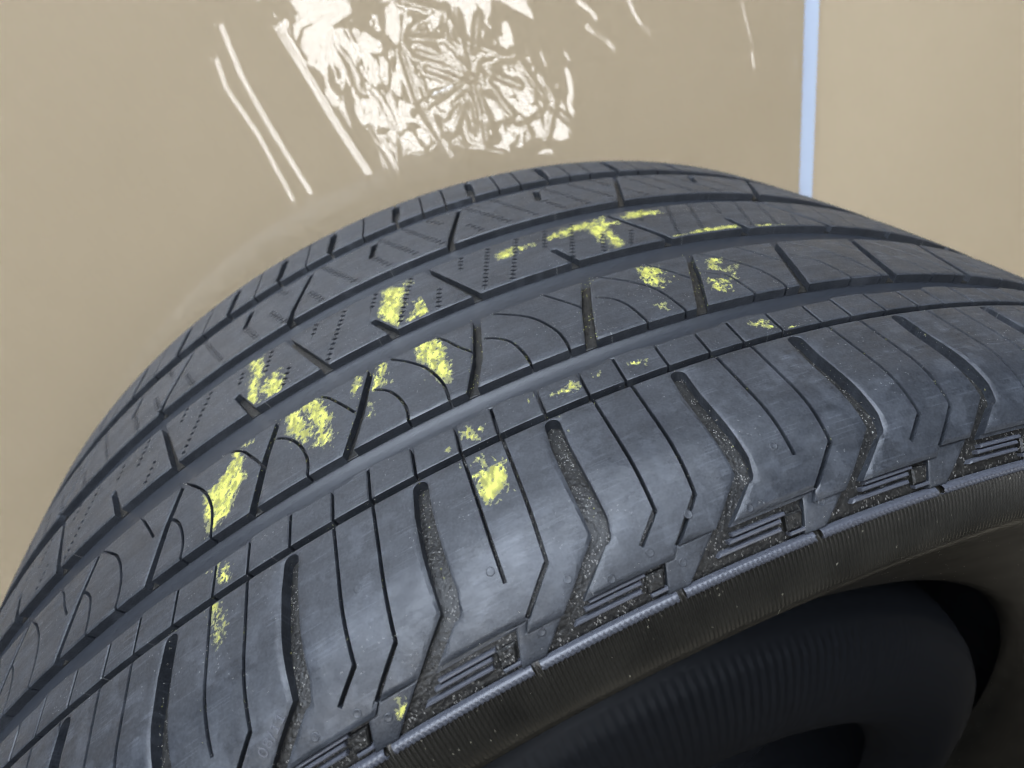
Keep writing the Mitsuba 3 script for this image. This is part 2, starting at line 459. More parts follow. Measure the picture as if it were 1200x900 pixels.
for k in KS:
    U, Un, A = uk(k), uk(k + 1), k % 2 == 0
    # the face of a block ends lower on one side of the second cut than on the other
    if A:
        low = [(U - 40, -129.3), (U + 9.0, -129.3), (U + 10.7, -127.3), (Un + 4, -127.3)]
    else:
        low = [(U - 40, -127.4), (U + 10.7, -127.4), (U + 9.2, -129.8), (Un + 4, -129.8)]
    left = [(U, -85.1), (U - 2.4, -116), (U - 3.2, -119.4), (U - 11.5, -126.7), (U - 22.5, -136.6)]
    right = [(Un, -85.1), (Un - 2.4, -116), (Un - 3.2, -119.4), (Un - 11.5, -126.7), (Un - 22.5, -136.6)]
    cell = Polygon(left + right[::-1])
    face = cell.intersection(Polygon([(U - 60, -80), (Un + 30, -80), low[-1], *low[::-1], ]).buffer(0))
    band.append(face)
    lower = cell.difference(face).intersection(box(U - 60, -135.9, Un + 30, -80))
    cut = Polygon([(U - 12.8, -128.4), (U + 7.4, -128.4), (U + 4.9, -136.4), (U - 19, -136.4)])
    walls.append((lower.difference(cut.buffer(0.05)), A))
    sq.append(Polygon([(U + 1.8, -130.3), (U + 6.3, -130.3), (U + 4.9, -134.0), (U + 1.2, -134.0)]))
    for b0, b1, v in ((-11.3, 2.0, -130.0), (-12.7, 0.6, -131.2), (-16.4, 0.0, -132.9)):
        bars.append([(U + b0, v), (U + b1, v)])
    bars.append([(U + 1.5, -134.6), (U + 5.6, -134.6)])
for f in band:
    make_blocks('tyre__shoulder_block', f, sh_g, sh_s, bevel=0.8, drop=0.4)
G = unary_union(sh_g)
for w_, A in walls:
    for p in polys(w_.difference(G.buffer(0.1))):
        if p.area > 4:
            p0 = p.buffer(-0.5, join_style='mitre')
            add('tyre__shoulder_wall', piece(p, p0, top=1.0, drop=0.3, bottom=lambda v: casing_depth(v) + 0.5), 'rubber')
            tops.append(p0)
for s_ in sq:
    for p in polys(s_.difference(G)):
        if p.area > 2:
            add('tyre__shoulder_pad', piece(p, p.buffer(-0.4), top=1.0, drop=0.4, bottom=lambda v: casing_depth(v) + 0.5), 'gritty_rubber')
for b in bars:
    for p in polys(sipe(b, 0.85).difference(G.buffer(0.3))):
        if p.area > 1.5:
            add('tyre__shoulder_bar', piece(p, p.buffer(-0.25), top=0.9, drop=0.35, bottom=lambda v: casing_depth(v) + 0.5), 'ridge_rubber')

# ---- narrow strip beside the first wide groove
st = box(U0 + 5, -82.9, U1 - 5, -73.7)
cuts = []
for k in KS:
    U = uk(k)
    for du in (0.1, 12.2, 22.4):
        cuts.append(sipe([(U + du + 1.0, -73.2), (U + du - 0.3, -84)], 0.75))
jogs = []
for x in [-54.4, -24.7, 10.8, 46.6, 81.4, 118.3] + [118.3 + 35.3 * i for i in range(1, 13)] + [-54.4 - 35.3 * i for i in range(1, 9)]:
    jogs.append(Polygon([(x - 2, -73.9), (x + 1, -72.5), (x + 9, -72.6), (x + 17, -73.9)]))
make_blocks('tyre__strip_block', unary_union([st, *jogs]).difference(unary_union(cuts)), [Polygon()], [], bevel=0.3, drop=0.25)

# ---- second rib: slanting grooves and curved cuts
r2 = [((-54.2, -64), (-49.2, -45), (-44.2, -31)), ((-25.3, -64), (-19.1, -50.4), (-12.2, -31)), ((11.4, -64), (17.3, -51.2), (23.2, -31)), ((46.9, -64), (53.5, -47.2), (60.5, -31)),
      ((82.0, -64), (90.3, -47.6), (97.8, -31)), ((117.4, -64), (124.1, -48.2), (131.4, -31))]
w2 = [(2.6, 2.3, 1.8), (3.2, 2.8, 1.9), (3.0, 2.9, 2.4), (3.2, 3.1, 2.5), (3.3, 3.1, 2.2), (3.3, 3.1, 2.2)]
s2 = [
    [(-45.1, -40.2), (-42.1, -42.8), (-38.9, -47.5), (-36.7, -54.3), (-36.3, -57.6), (-37.1, -63.5)], [(-31.3, -31.1), (-27.5, -34.9), (-24.9, -39.5), (-20.5, -48.4)],
    [(-13.3, -43.1), (-9.4, -47.0), (-6.9, -53.4), (-6.2, -58.5), (-7.0, -63.5)], [(-7.3, -31), (-0.0, -39.6), (3.7, -46.8), (5.6, -56.6), (5.2, -63.5)], [(8.4, -31.0), (11.7, -35.9), (14.0, -41.6), (17.2, -47.5)],
    [(22.1, -43.3), (25.5, -46.0), (28.3, -50.4), (29.2, -55.2), (29.5, -58.7), (29.3, -63.5)], [(26.9, -31.2), (33.2, -36.8), (36.9, -40.9), (40.0, -47.9), (41.5, -55.4), (40.8, -63.5)], [(44.8, -31.0), (48.7, -38.5), (52.4, -46.0)],
    [(58.3, -43.2), (62.5, -47.0), (64.6, -53.7), (64.9, -63.5)], [(63.2, -31.0), (68.4, -36.1), (72.4, -41.3), (75.9, -48.3), (76.8, -54.2), (77.1, -63.5)], [(80.6, -31.2), (84.6, -38.2), (88.5, -46.8)],
    [(93.5, -44.0), (95.5, -46.4), (99.5, -50.2), (100.2, -56.6), (100.1, -63.5)], [(99.6, -31.5), (105.8, -39.8), (108.8, -44.6), (111.4, -51.5), (111.9, -58.3), (111.0, -63.8)], [(114.5, -31.0), (119.2, -40.1), (122.9, -48)],
    [(-64.5, -31), (-60.3, -33), (-56.7, -36.3), (-53.7, -41.6), (-50.6, -47.5)], [(-80, -31), (-73.5, -38), (-69, -46), (-67, -55), (-67.5, -63.5)]]
sh_ = lambda pts, d: [(a + d, b) for a, b in pts]
g2 = [wide(p, w) for p, w in zip(r2, w2)]
sp2 = list(s2)
for i in range(1, 7):                                   # the pattern goes on round the tyre
    g2 += [wide(sh_(r2[3], 70.5 * i + 35.2 * j - 0.3), w2[3]) for j in (1, 2)]
    sp2 += [sh_(s, 70.7 * i) for s in s2[8:14] if s[0][0] + 70.7 * i > 128]
for i in range(0, 4):
    g2 += [wide(sh_(r2[0], -35.0 * j - 70 * i), w2[0]) for j in (1, 2)]
    sp2 += [sh_(s, -70.7 * (i + 1)) for s in s2[2:8] if s[0][0] - 70.7 * (i + 1) > -400 and not (i == 0 and s[0][0] - 70.7 > -63) and not (i == 0 and s[0][0] - 70.7 > -84 and s[-1][1] < -55)]
make_blocks('tyre__second_rib_block', box(U0 + 5, -63.0, U1 - 5, -31.8), g2, [sipe(smooth_line(s), 0.72) for s in sp2], bevel=0.6)

# ---- middle rib
L3 = [[(-39.5, 16), (-26.3, -18)], [(17.0, 16), (28.0, -18)], [(90.0, 16.5), (97.7, -10.2), (99.2, -18)]]
N3 = [[(-60.0, -2.7), (-53.8, -18.0)], [(-7.0, -4.8), (-1.6, -18.5)], [(60.6, -4.5), (63.7, -18.5)], [(130.6, -6), (131.1, -18.9)]]
D3 = [[(-15.6, 13.8), (-26.1, -16.8)], [(-26.7, 14.9), (-30.0, 4.9)], [(-38.9, -4.2), (-42.6, -16)], [(-45.4, 14.3), (-48.8, 0.6)], [(-57.8, 12), (-59.5, 3.4)], [(11.1, 14.6), (-0.0, -16.7)], [(-2.8, 14.9), (-7.4, 1.8)],
      [(18.1, -2.4), (14.0, -16.6)], [(30.9, 14.8), (27.5, 3.4)], [(41.5, 14.5), (30.7, -16.2)], [(53.0, 14.8), (40.6, -16.6)], [(64.5, 14.6), (58.3, -1.1)], [(75.3, 14.3), (62.5, -16.7)], [(80.8, -1.0), (74.2, -16.6)],
      [(91.6, -3.1), (84.3, -16.7)], [(105.1, 14.9), (98.5, 1.8)], [(116.6, 15.1), (103.6, -16.2)], [(126.4, 14.6), (113.6, -16.5)], [(138.1, 14.9), (131.3, -0.8)], [(148.8, 14.9), (134.4, -16.2)], [(159.3, 14.8), (145.5, -16.5)]]
g3, d3 = [wide(p, [2.0, 2.9] if len(p) == 2 else [1.7, 2.4, 3.0]) for p in L3] + [wide(p, [2.4, 3.0]) for p in N3], list(D3)
for i in range(1, 7):
    g3 += [wide(sh_(L3[2], 71 * i), [1.7, 2.4, 3.0]), wide(sh_(N3[3], 71 * i), [2.4, 3.0])]
    d3 += [sh_(s, 71 * i) for s in D3[12:] if s[0][0] + 71 * i > 162]
for i in range(1, 5):
    g3 += [wide(sh_(L3[1], -56.5 - 56 * i), [2.0, 2.9]), wide(sh_(N3[0], -56 * i), [2.4, 3.0])]
    d3 += [sh_(s, -56.2 * (i + 0)) for s in D3[:5]]
make_blocks('tyre__middle_rib_block', box(U0 + 5, -16.8, U1 - 5, 15.3), g3, [dotted(*s, g=1.3) for s in d3], bevel=0.5, lip=0.04)

# ---- fourth rib
L4 = [[(-26.5, 64), (-36.4, 37), (-38.2, 28.5)], [(43.0, 64), (32.2, 36), (30.2, 28.5)], [(120.5, 67.2), (104.0, 28.5)], [(197.0, 67.2), (171.5, 28.5)]]
N4 = [[(-56.6, 61.7), (-59.0, 51.3)], [(3.3, 62.3), (0.2, 50.2)], [(78.7, 61.6), (75.5, 50.0)], [(158.5, 62), (153.4, 50.5)]]
D4 = [[(-21.4, 66.0), (-7.6, 30.2)], [(-28.4, 46.3), (-22.6, 30.2)], [(-42.5, 66), (-37.1, 55.0)], [(-46.4, 49.1), (-39.8, 30.4)], [(-59.0, 50.4), (-51.6, 30.2)], [(6.0, 66.0), (18.2, 30.2)], [(17.5, 65.9), (29.4, 30.6)], [(28.8, 66), (33.5, 52.6)],
      [(46.0, 65.6), (57.6, 30.4)], [(41.7, 44.6), (45.9, 30.2)], [(1.2, 47.8), (6.6, 30.2)], [(58.9, 65.6), (68.8, 30.2)], [(76.5, 47.8), (81.0, 30.2)], [(82.9, 65.7), (91.6, 30.3)], [(94.4, 65.8), (103.9, 33.3)], [(106.5, 66), (110.9, 50.6)],
      [(123.4, 65.3), (129.7, 34)], [(113.1, 46.6), (118.7, 30.3)], [(133.4, 66), (142.2, 30.4)], [(145.8, 66), (155.6, 30.6)], [(160, 66), (169, 32.7)]]
g4, d4 = [wide(p, [1.9, 2.3, 3.0] if len(p) == 3 else [2.1, 2.8]) for p in L4] + [wide(p, [3.0, 2.6]) for p in N4], list(D4)
for i in range(1, 6):
    g4 += [wide(sh_(L4[2], 76.5 + 75 * i), [2.1, 2.8]), wide(sh_(N4[3], 76 * i), [3.0, 2.6])]
    d4 += [sh_(s, 75.5 * i) for s in D4[13:] if s[0][0] + 75 * i > 172]
for i in range(1, 5):
    g4 += [wide(sh_(L4[0], -62.0 * i), [1.9, 2.3, 3.0]), wide(sh_(N4[0], -62 * i), [3.0, 2.6])]
    d4 += [sh_(s, -62 * i + 2) for s in D4[:5]]
make_blocks('tyre__fourth_rib_block', box(U0 + 5, 29.6, U1 - 5, 66.5), g4, [dotted(*s, step=3.2, g=1.9) for s in d4], bevel=0.6, lip=0.04)

# ---- far shoulder
F5 = [-70.2, -43, -16.3, 16.5, 54, 91.5, 128.5] + [128.5 + 36.5 * i for i in range(1, 12)] + [-70.2 - 30 * i for i in range(1, 9)]
S5 = [-56, -29, -0.1, 29.2, 40.4, 66.8, 77.5, 102.9, 113.6] + [128.5 + 36.5 * i + d for i in range(0, 12) for d in (11.5, 22.5)] + [-70.2 - 30 * i - 15 for i in range(0, 8)]
g5 = [wide([(u, 82.5 if i % 2 else 81.6), (u + 2.2, 95), (u + 3.2, 102)], [3.6, 3.8, 3.8]) for i, u in enumerate(F5)]
g5 += [sipe([(u + 3.2, 102), (u + 6, 137)], 0.5) for u in F5]
s5 = [sipe([(u, 79), (u + 2.3, 95), (u + 4, 112)], 0.7) for u in S5]
fs = [box(a + 0.0, 79.5, b - 0.0, 135.9) for a, b in zip(sorted(F5)[:-1], sorted(F5)[1:])]
ends = unary_union([sipe([(u, 79.0), (u, 83.5)], 1.2) for u in F5])
make_blocks('tyre__far_shoulder_block', box(min(F5), 79.5, max(F5), 135.9), g5 + [ends], s5, bevel=0.6)

# ---- the rest of the circumference, out of sight: one mesh of plain blocks
rest = []
for i, u in enumerate(np.arange(U1 + 20, 2 * math.pi * R + U0 - 30, 35.0)):
    for v0, v1 in ((-129, -85.1), (-82.9, -73.7), (-63, -31.8), (-16.8, 15.3), (29.6, 66.5), (79.5, 129)):
        b_ = box(u - 16, v0, u + 16, v1)
        rest.append(piece(b_, b_.buffer(-0.6, join_style='mitre')))
add('tyre__tread_pattern', trimesh.util.concatenate(rest), 'rubber', kind='stuff', smooth=False)

# ---- casing: the floor of all grooves, one sheet round the tyre
uu = np.concatenate([np.arange(U0, U1, 2.0), np.arange(U1, 2 * math.pi * R + U0, 8.0), [2 * math.pi * R + U0]])
vv = np.unique(np.concatenate([np.arange(-137, 138, 2.0), [-80.0, 80.0], *[np.linspace(a - 1.5, b + 1.5, 15) for a, b in GROOVES]]))
Uc, Vc = np.meshgrid(uu, vv, indexing='ij')
for a_, b_, mt in ((0, 80.0, 'groove_rubber'), (-140, -80.0, 'gritty_rubber'), (80.0, 140, 'gritty_rubber')):
    k_ = (vv >= (-80.0 if a_ == 0 else a_) - 1e-6) & (vv <= b_ + 1e-6)
    add('tyre__casing', gridmesh(surf(Uc[:, k_], Vc[:, k_], casing_depth(Vc[:, k_]))), mt, smooth=True)

# ---- toothed rib at the foot of the near shoulder, cut twice per block
for k in KS:
    U = uk(k)
    for a, b in ((U - 25.9, uk(k + 1) - 27.6), (uk(k + 1) - 26.9, uk(k + 1) - 26.6 + 0.0)):
        if b - a < 2: continue
        parts_ = [(a, uk(k) - 21.2)] if False else [(a, b)]
        for c0, c1 in parts_:
            us = np.arange(c0, c1, 0.23)
            tooth = 0.5 + 0.5 * np.sin(us / 1.25 * 2 * np.pi)
            tw = 0.5 + 0.5 * np.sin(us / 1.25 * 2 * np.pi + 2.2)
            prof_ = [(-135.9, 1.9, 0), (-136.1, 0.9, 0), (-136.6, 0.45, 0.16), (-137.1, 0.60, 0.30), (-137.5, 0.42, 0.22), (-137.9, 0.9, 0.34), (-138.1, 2.6, 0.2)]
            Vr = np.stack([surf(us, v - 0.28 * tooth * (i >= 4), d - 1.15 * s_ * (tw if i % 2 else tooth)) for i, (v, d, s_) in enumerate(prof_)], 1)
            m_ = gridmesh(Vr); m_.invert()
            add('tyre__serrated_rib', m_, 'ridge_rubber', smooth=55)

# ---- sidewalls (the near one with fine radial ribs), beads and inner liner
SIDE = [(128.6, 339.2), (129.3, 338.7), (129.9, 338.0), (130.5, 337.1), (131.1, 336.0), (131.8, 334.7), (132.5, 333.2), (133.3, 331.4), (134.1, 329.4), (134.65, 327.4), (134.8, 325.9), (134.5, 324.2), (133.6, 322.0), (131.5, 318), (127, 310), (120, 298), (112, 285), (104, 268), (96, 250), (90, 239), (86, 234), (80, 232)]


def side_mesh(sign, dense):
    n = np.array(SIDE)
    if dense:
        ua = np.concatenate([np.arange(-200, 430, 0.16), np.arange(430, 2 * math.pi * R - 200, 4.0), [2 * math.pi * R - 200]])
    else:
        ua = np.append(np.arange(-200, 2 * math.pi * R - 200, 4.0), 2 * math.pi * R - 200)
    th = -ua / R
    r = np.broadcast_to(n[None, :, 1], (len(ua), len(n))).copy()
    x = np.broadcast_to(n[None, :, 0], (len(ua), len(n))).copy()
    if dense:
        w = np.interp(n[:, 1], [326.8, 328.6, 332, 337.6, 338.4], [0, 0.35, 1, 1, 0])
        wave = np.clip(np.sin(ua / 1.12 * 2 * np.pi) * 0.9, -0.7, 0.7)[:, None] * w[None]
        x += 0.34 * wave; r += 0.12 * wave
    P = np.stack([sign * x, r * np.sin(th)[:, None], r * np.cos(th)[:, None]], -1) / 1000
    m = gridmesh(P)
    if (m.face_normals[len(m.faces) // 4, 0] * sign) < 0: m.invert()
    return m


add('tyre__sidewall', side_mesh(-1, True), 'side_rubber', label='near sidewall with fine raised ribs', smooth=True)
add('tyre__sidewall', side_mesh(1, False), 'side_rubber', smooth=True)
LIN = np.array([(-80, 232), (-84, 240), (-92, 258), (-101, 276), (-109, 292), (-114, 306), (-114, 320), (-106, 333), (-92, 341), (-70, 345), (-35, 347.5), (0, 348.5), (35, 347.5), (70, 345), (92, 341), (106, 333), (114, 320), (114, 306), (109, 292), (101, 276), (92, 258), (84, 240), (80, 232)], float)
ul = np.linspace(0, 2 * math.pi * R, 1201)
tl = np.linspace(0, 1, 90)
lx = np.interp(tl * (len(LIN) - 1), np.arange(len(LIN)), LIN[:, 0]); lr = np.interp(tl * (len(LIN) - 1), np.arange(len(LIN)), LIN[:, 1])
rib_ = 0.9 * np.clip(np.sin((ul[:, None] + tl[None] * 60) / 11.3 * 2 * np.pi), 0, 1) ** 2 * np.clip(np.minimum(tl, 1 - tl) * 12, 0, 1)[None]
rr = lr[None] - rib_
thl = -ul / R
add('tyre__inner_liner', gridmesh(np.stack([np.broadcast_to(lx[None], rr.shape), rr * np.sin(thl)[:, None], rr * np.cos(thl)[:, None]], -1) / 1000), 'liner_rubber', smooth=True)

# ---- mould vent pips and the small raised mould date
for u, v in [(29.9, -126.2), (35.8, -130.9), (20.2, -127.6), (2.5, -130.9), (-47.4, -126.7), (-37.7, -127.1), (-1.7, -115.9), (66, -116), (-33, -131), (71, -130.5), (54, -126), (86, -127.5), (12, -124), (41, -122.5), (-29, -105), (-60, -128)]:
    top = 1.0 if v < -129.6 else 0.0
    an = np.linspace(0, 2 * np.pi, 19)[:-1]
    rings = [(0.95, -0.02), (0.85, 0.10), (0.7, 0.10), (0.55, 0.03), (0.0, 0.03)]
    V = np.stack([surf(u + a * np.cos(an), v + a * np.sin(an), top - 0.02 - h) for a, h in rings], 1)
    V = np.concatenate([V, V[:1]])
    m_ = gridmesh(V)
    if m_.face_normals[0] @ surf(u, v, 0) < 0: m_.invert()
    add('tyre__vent_pip', m_, 'rubber', smooth=60)
tm = meshkit.text_mesh('08/11', 2.1, 0.18)
tv = np.array(tm.vertices)
tv[:, 0] *= 8.6 / max(tv[:, 0].max(), 1e-6)
d_ = np.array([7.2, 4.6]) / np.hypot(7.2, 4.6)
tu = np.array([-58.5, -125.3]) + tv[:, :1] * d_ + tv[:, 1:2] * np.array([-d_[1], d_[0]])
add('tyre__mould_date', trimesh.Trimesh(surf(tu[:, 0], tu[:, 1], 0.05 - tv[:, 2]), tm.faces, process=False), 'ridge_rubber', label='small raised figures 08/11', smooth=False)

# ---- yellow crayon marks, rubbed over the block tops only
PAINT = [
    (0.74, [62.4, 6.9, 68.1, 9.3, 71.2, 10, 74.3, 10.8, 77.6, 11.2, 80.9, 11.8, 84.3, 12.4, 82.9, 7.9, 79.6, 7.4, 76.3, 6.9, 73.1, 6.5, 69.8, 5.5, 66.5, 4.6, 62.5, 4.8]),
    (0.8, [85.4, 7.3, 90.7, 7.3, 89.2, 4.4, 84.5, 4.8]),
    (0.75, [78.6, 6.9, 82.7, 7.1, 84.8, 4.2, 84, -1.9, 83.3, -7.8, 82.7, -13.3, 80.3, -16.1, 79.2, -14.8, 80.4, -8.1, 81.8, -0.9, 76.7, -9.4, 77.1, -4.6, 77.8, 1]),
    (0.8, [95, 10.2, 100.2, 13.1, 104.7, 13.8, 107.4, 11.9, 110.1, 10.1, 107.9, 7.6, 104.8, 7.6, 101.7, 7.7, 98, 7.5, 94.3, 7.3]),
    (0.6, [89.7, 13.4, 88.7, 16.3, 84, 8.2, 86.2, 6.8]),
    (0.75, [42, 6.3, 44.1, 6.9, 49.2, 8.2, 47.3, 2.7, 45.8, 1, 42.8, 1.8]),
    (0.75, [52, 5.2, 56.3, 6.1, 55.8, 3.8, 50.7, 3.5]),
    (0.5, [67.3, 4.9, 72, 5.3, 71.1, 3.5, 66.3, 3.3]),
    (0.85, [109.1, -15.9, 113.9, -14, 116.7, -14, 119.6, -14, 122.5, -14, 125.5, -13.9, 128.6, -13.7, 127.7, -15.4, 124.4, -15.8, 121.1, -16.1, 118, -16.4, 113.3, -16.5, 108.8, -17.5]),
    (0.8, [102.4, -16.1, 107.5, -15.7, 106.6, -17.1, 101.8, -17.2]),
    (0.8, [137.4, -15.5, 142.9, -15.8, 140.8, -19, 135.7, -18.1]),
    (0.8, [145.8, -16.1, 149.1, -16.4, 146.8, -19.2, 143.6, -18.8]),
    (0.7, [-0.1, 13.1, 2.4, 13.6, 4.9, 11.5, 7.4, 9.6, 6.8, 4.6, 4.9, 1.8, 4.5, -2.5, 2.8, -5.7, 1.8, -9.5, 0.6, -13.8, -0.5, -18, -0.7, -15.3, -1.4, -13.6, -4.2, -8.2, -4.2, -0.5, -1.2, 6.6]),
    (0.6, [7.5, 12.7, 10.5, 12, 9.8, 9.6, 7.1, 11.6]),
    (0.85, [10.1, -4.2, 10.2, -10, 9.9, -15, 8, -15.4, 5.7, -14.9, 7.2, -11]),
    (0.8, [3.8, -15.6, 5.6, -12.3, 5.1, -15.4]),
    (0.78, [-55.1, 14.5, -52.6, 13.7, -49.9, 12.9, -49.9, 10.1, -48.9, 0, -51.9, -0.2, -51.3, -7.1, -52.5, -11.2, -51.3, -14.5, -53.3, -15.1, -55.9, -9.4, -54.5, -3.8, -53.3, 2.2, -53.4, 7.3]),
    (0.82, [-49.9, -7, -48, -7, -47.7, -4.1, -45.8, -5.7, -45.3, -2.8, -43.6, -4.8, -42.8, -8.8, -41.2, -11.9, -42.7, -13.5, -43.1, -16.8, -45.3, -15.4, -47.6, -14.9, -49, -11]),
    (0.66, [2.6, -31.8, 4.3, -31.3, 8.3, -31.8, 10.1, -34.2, 10, -40.8, 9, -46.4, 9.7, -48.6, 8.8, -52.1, 7, -55.8, 5.5, -57.1, 4.9, -54.1, 4.5, -50, 3.6, -46.6, 2.7, -43.2, 2, -39.8, 2, -35.4]),
    (0.45, [-18.8, -32.9, -16.6, -32, -15.4, -34.6, -16.9, -39.3, -19.7, -42, -20.5, -38.8]),
    (0.75, [-9.3, -32.2, -8, -34.1, -8.8, -37.4, -9.5, -40.6, -10.3, -43.7, -13.4, -41.9, -11.3, -36.8]),
    (0.3, [-16.2, -46.9, -13, -48.3, -14.1, -52.2, -15.3, -55.3, -16.4, -58.3, -17.9, -58.8, -17.5, -55.5, -17.1, -52.1]),
    (0.74, [-40.8, -31.6, -38, -32.1, -36.8, -36.7, -35.6, -41.2, -34.2, -47.6, -36.3, -48.9, -39.5, -44.3, -41.8, -39.4, -41.3, -35.6]),
    (0.7, [-36.4, -30.6, -33.9, -30.7, -30.7, -32, -28.9, -38.4, -28, -42.3, -27.1, -46.1, -29.4, -47.1, -29.4, -53.3, -31, -54.2, -32.3, -48.6, -33.1, -44.5, -33.9, -40.2, -35.1, -35.5]),
    (0.3, [-35.4, -48.3, -32.2, -51, -30.5, -49.6, -28.8, -48.2, -26.9, -52, -27.9, -55.1, -28.8, -58, -30.8, -56.8, -32.8, -55.5, -34.8, -54.3]),
    (0.62, [-71.1, -44, -68.6, -43.5, -66, -43.1, -64.3, -41.3, -62.7, -39.4, -61.6, -37.4, -60.5, -35.4, -59.4, -33.2, -56.3, -38.3, -57.1, -43.2, -56, -48.4, -57.5, -50.7, -59, -52.9, -60.2, -55.4, -61.4, -57.8, -63.7, -59.6, -65.3, -60.2, -66.9, -60.8, -68.4, -61.3, -68.9, -58.1, -69.4, -54.7, -70, -51.3, -70.5, -47.7]),
    (0.3, [-58.1, -32, -55, -33.6, -52.8, -30.7, -53.2, -35.1, -55.8, -35.2]),
    (0.78, [77.4, -33.7, 81.3, -33.4, 82.7, -35.5, 84.2, -37.6, 82.9, -39.6, 80.4, -40.2, 77.9, -47.9, 76, -46.5, 76.3, -43, 76.6, -39.5]),
    (0.6, [72.5, -56.1, 74.9, -56.7, 72.9, -60.2, 71.1, -59.2]),
    (0.55, [100.4, -38, 103.7, -37.4, 105.3, -39.3, 101.2, -42.4, 100.4, -46.9, 98.6, -45.5, 96.8, -44]),
    (0.4, [93.3, -49.3, 96.7, -50.3, 98.8, -53.6, 95.2, -58, 92.5, -58.6, 89.9, -59.2, 91, -54.4]),
    (0.22, [99.9, -45.8, 103.3, -44.6, 106.8, -43.4, 110.5, -42.2, 105.7, -48.2, 101.2, -53.7, 98.3, -54.3, 95.4, -54.7, 97.6, -50.4]),
    (0.55, [28.4, -76.9, 30, -77.3, 31.7, -77.7, 34.9, -75.9, 37.5, -77.1, 36.9, -79.5, 33.4, -79.9, 31.1, -79.1, 28.8, -78.3]),
    (0.3, [41.1, -76, 43.5, -76, 43.7, -77.1, 41.6, -77.1]),
    (0.3, [23.1, -75.7, 25, -76, 24.5, -77.3, 23, -76.7]),
    (0.42, [49.3, -76.5, 51.8, -76, 53.7, -77, 55.7, -78, 54.5, -80, 52.7, -79.5, 50.9, -79]),
    (0.45, [4.1, -76.3, 6.1, -75.9, 8.1, -75.4, 7.9, -78, 7.6, -82.1, 5.9, -81.1, 4.3, -80, 3.8, -78.5]),
    (0.22, [8.6, -77, 10.7, -76.5, 9.9, -80.9, 8.6, -80.9]),
    (0.3, [-1.3, -78.8, 1.9, -79.1, 0.5, -81.9, -1.4, -81.5]),
    (0.35, [87.5, -75.7, 89.6, -75.7, 91.8, -75.8, 94, -75.8, 93.7, -78.5, 93.4, -81, 89.9, -80.1, 88.4, -78.1]),
    (0.7, [95.6, -82.6, 99.6, -83, 98.6, -84.2, 95.4, -83.8]),
    (0.95, [4.2, -92.4, 6.6, -92.7, 9.5, -92.5, 9.3, -94.7, 9.2, -96.2, 8.3, -98.1, 7.4, -99.9, 6.3, -99.7, 4.6, -100.6, 4, -99.6, 3.6, -97.4, 4.1, -94.6]),
    (0.4, [5.4, -85.6, 7.3, -86, 8.3, -88, 7.1, -90, 5.9, -92.1, 4.9, -91.8, 4.7, -89.6]),
    (0.4, [8.9, -89, 10.8, -90.7, 10.5, -94.8, 9.9, -94, 10, -91.3, 8.8, -90.1]),
    (0.3, [3.2, -85.9, 4.8, -86.1, 4.6, -90.4, 3.9, -89.8, 2.9, -87.9]),
    (0.35, [0.3, -85.3, 1.8, -86.3, 1.4, -88.2, 0.3, -87.7]),
    (0.4, [3.9, -100.7, 5.5, -101.1, 7.1, -101.6, 6.8, -102.5, 5, -102.4, 3.8, -101]),
    (0.18, [-68, -70.4, -65.7, -72.1, -63.4, -73.8, -61.1, -75.4, -60.9, -77.9, -60.6, -80.3, -60.4, -82.7, -62.5, -82.6, -65.1, -80.5, -67.7, -78.4, -67.8, -75.8, -67.9, -73.1]),
    (0.22, [-68.2, -82.3, -66, -83.6, -63.9, -84.8, -61.8, -86, -61.4, -88.7, -61.1, -91.4, -60.8, -94, -61, -95.7, -61.3, -97.4, -61.5, -99.1, -61.8, -100.7, -64.4, -98.5, -67.1, -96.2, -67.2, -94.4, -67.4, -92.5, -67.5, -90.5, -67.7, -88.5, -67.9, -86.5, -68.1, -84.4]),
    (0.5, [-30.6, -130.4, -29.2, -129.3, -28.2, -129.5, -28.1, -130.9, -29.4, -131.8, -30.7, -132.8, -31, -132.4]),
    (0.95, [26.8, -86.5, 27.1, -87.1, 26.3, -91.2, 25.8, -91.3, 26.3, -88.9]),
]

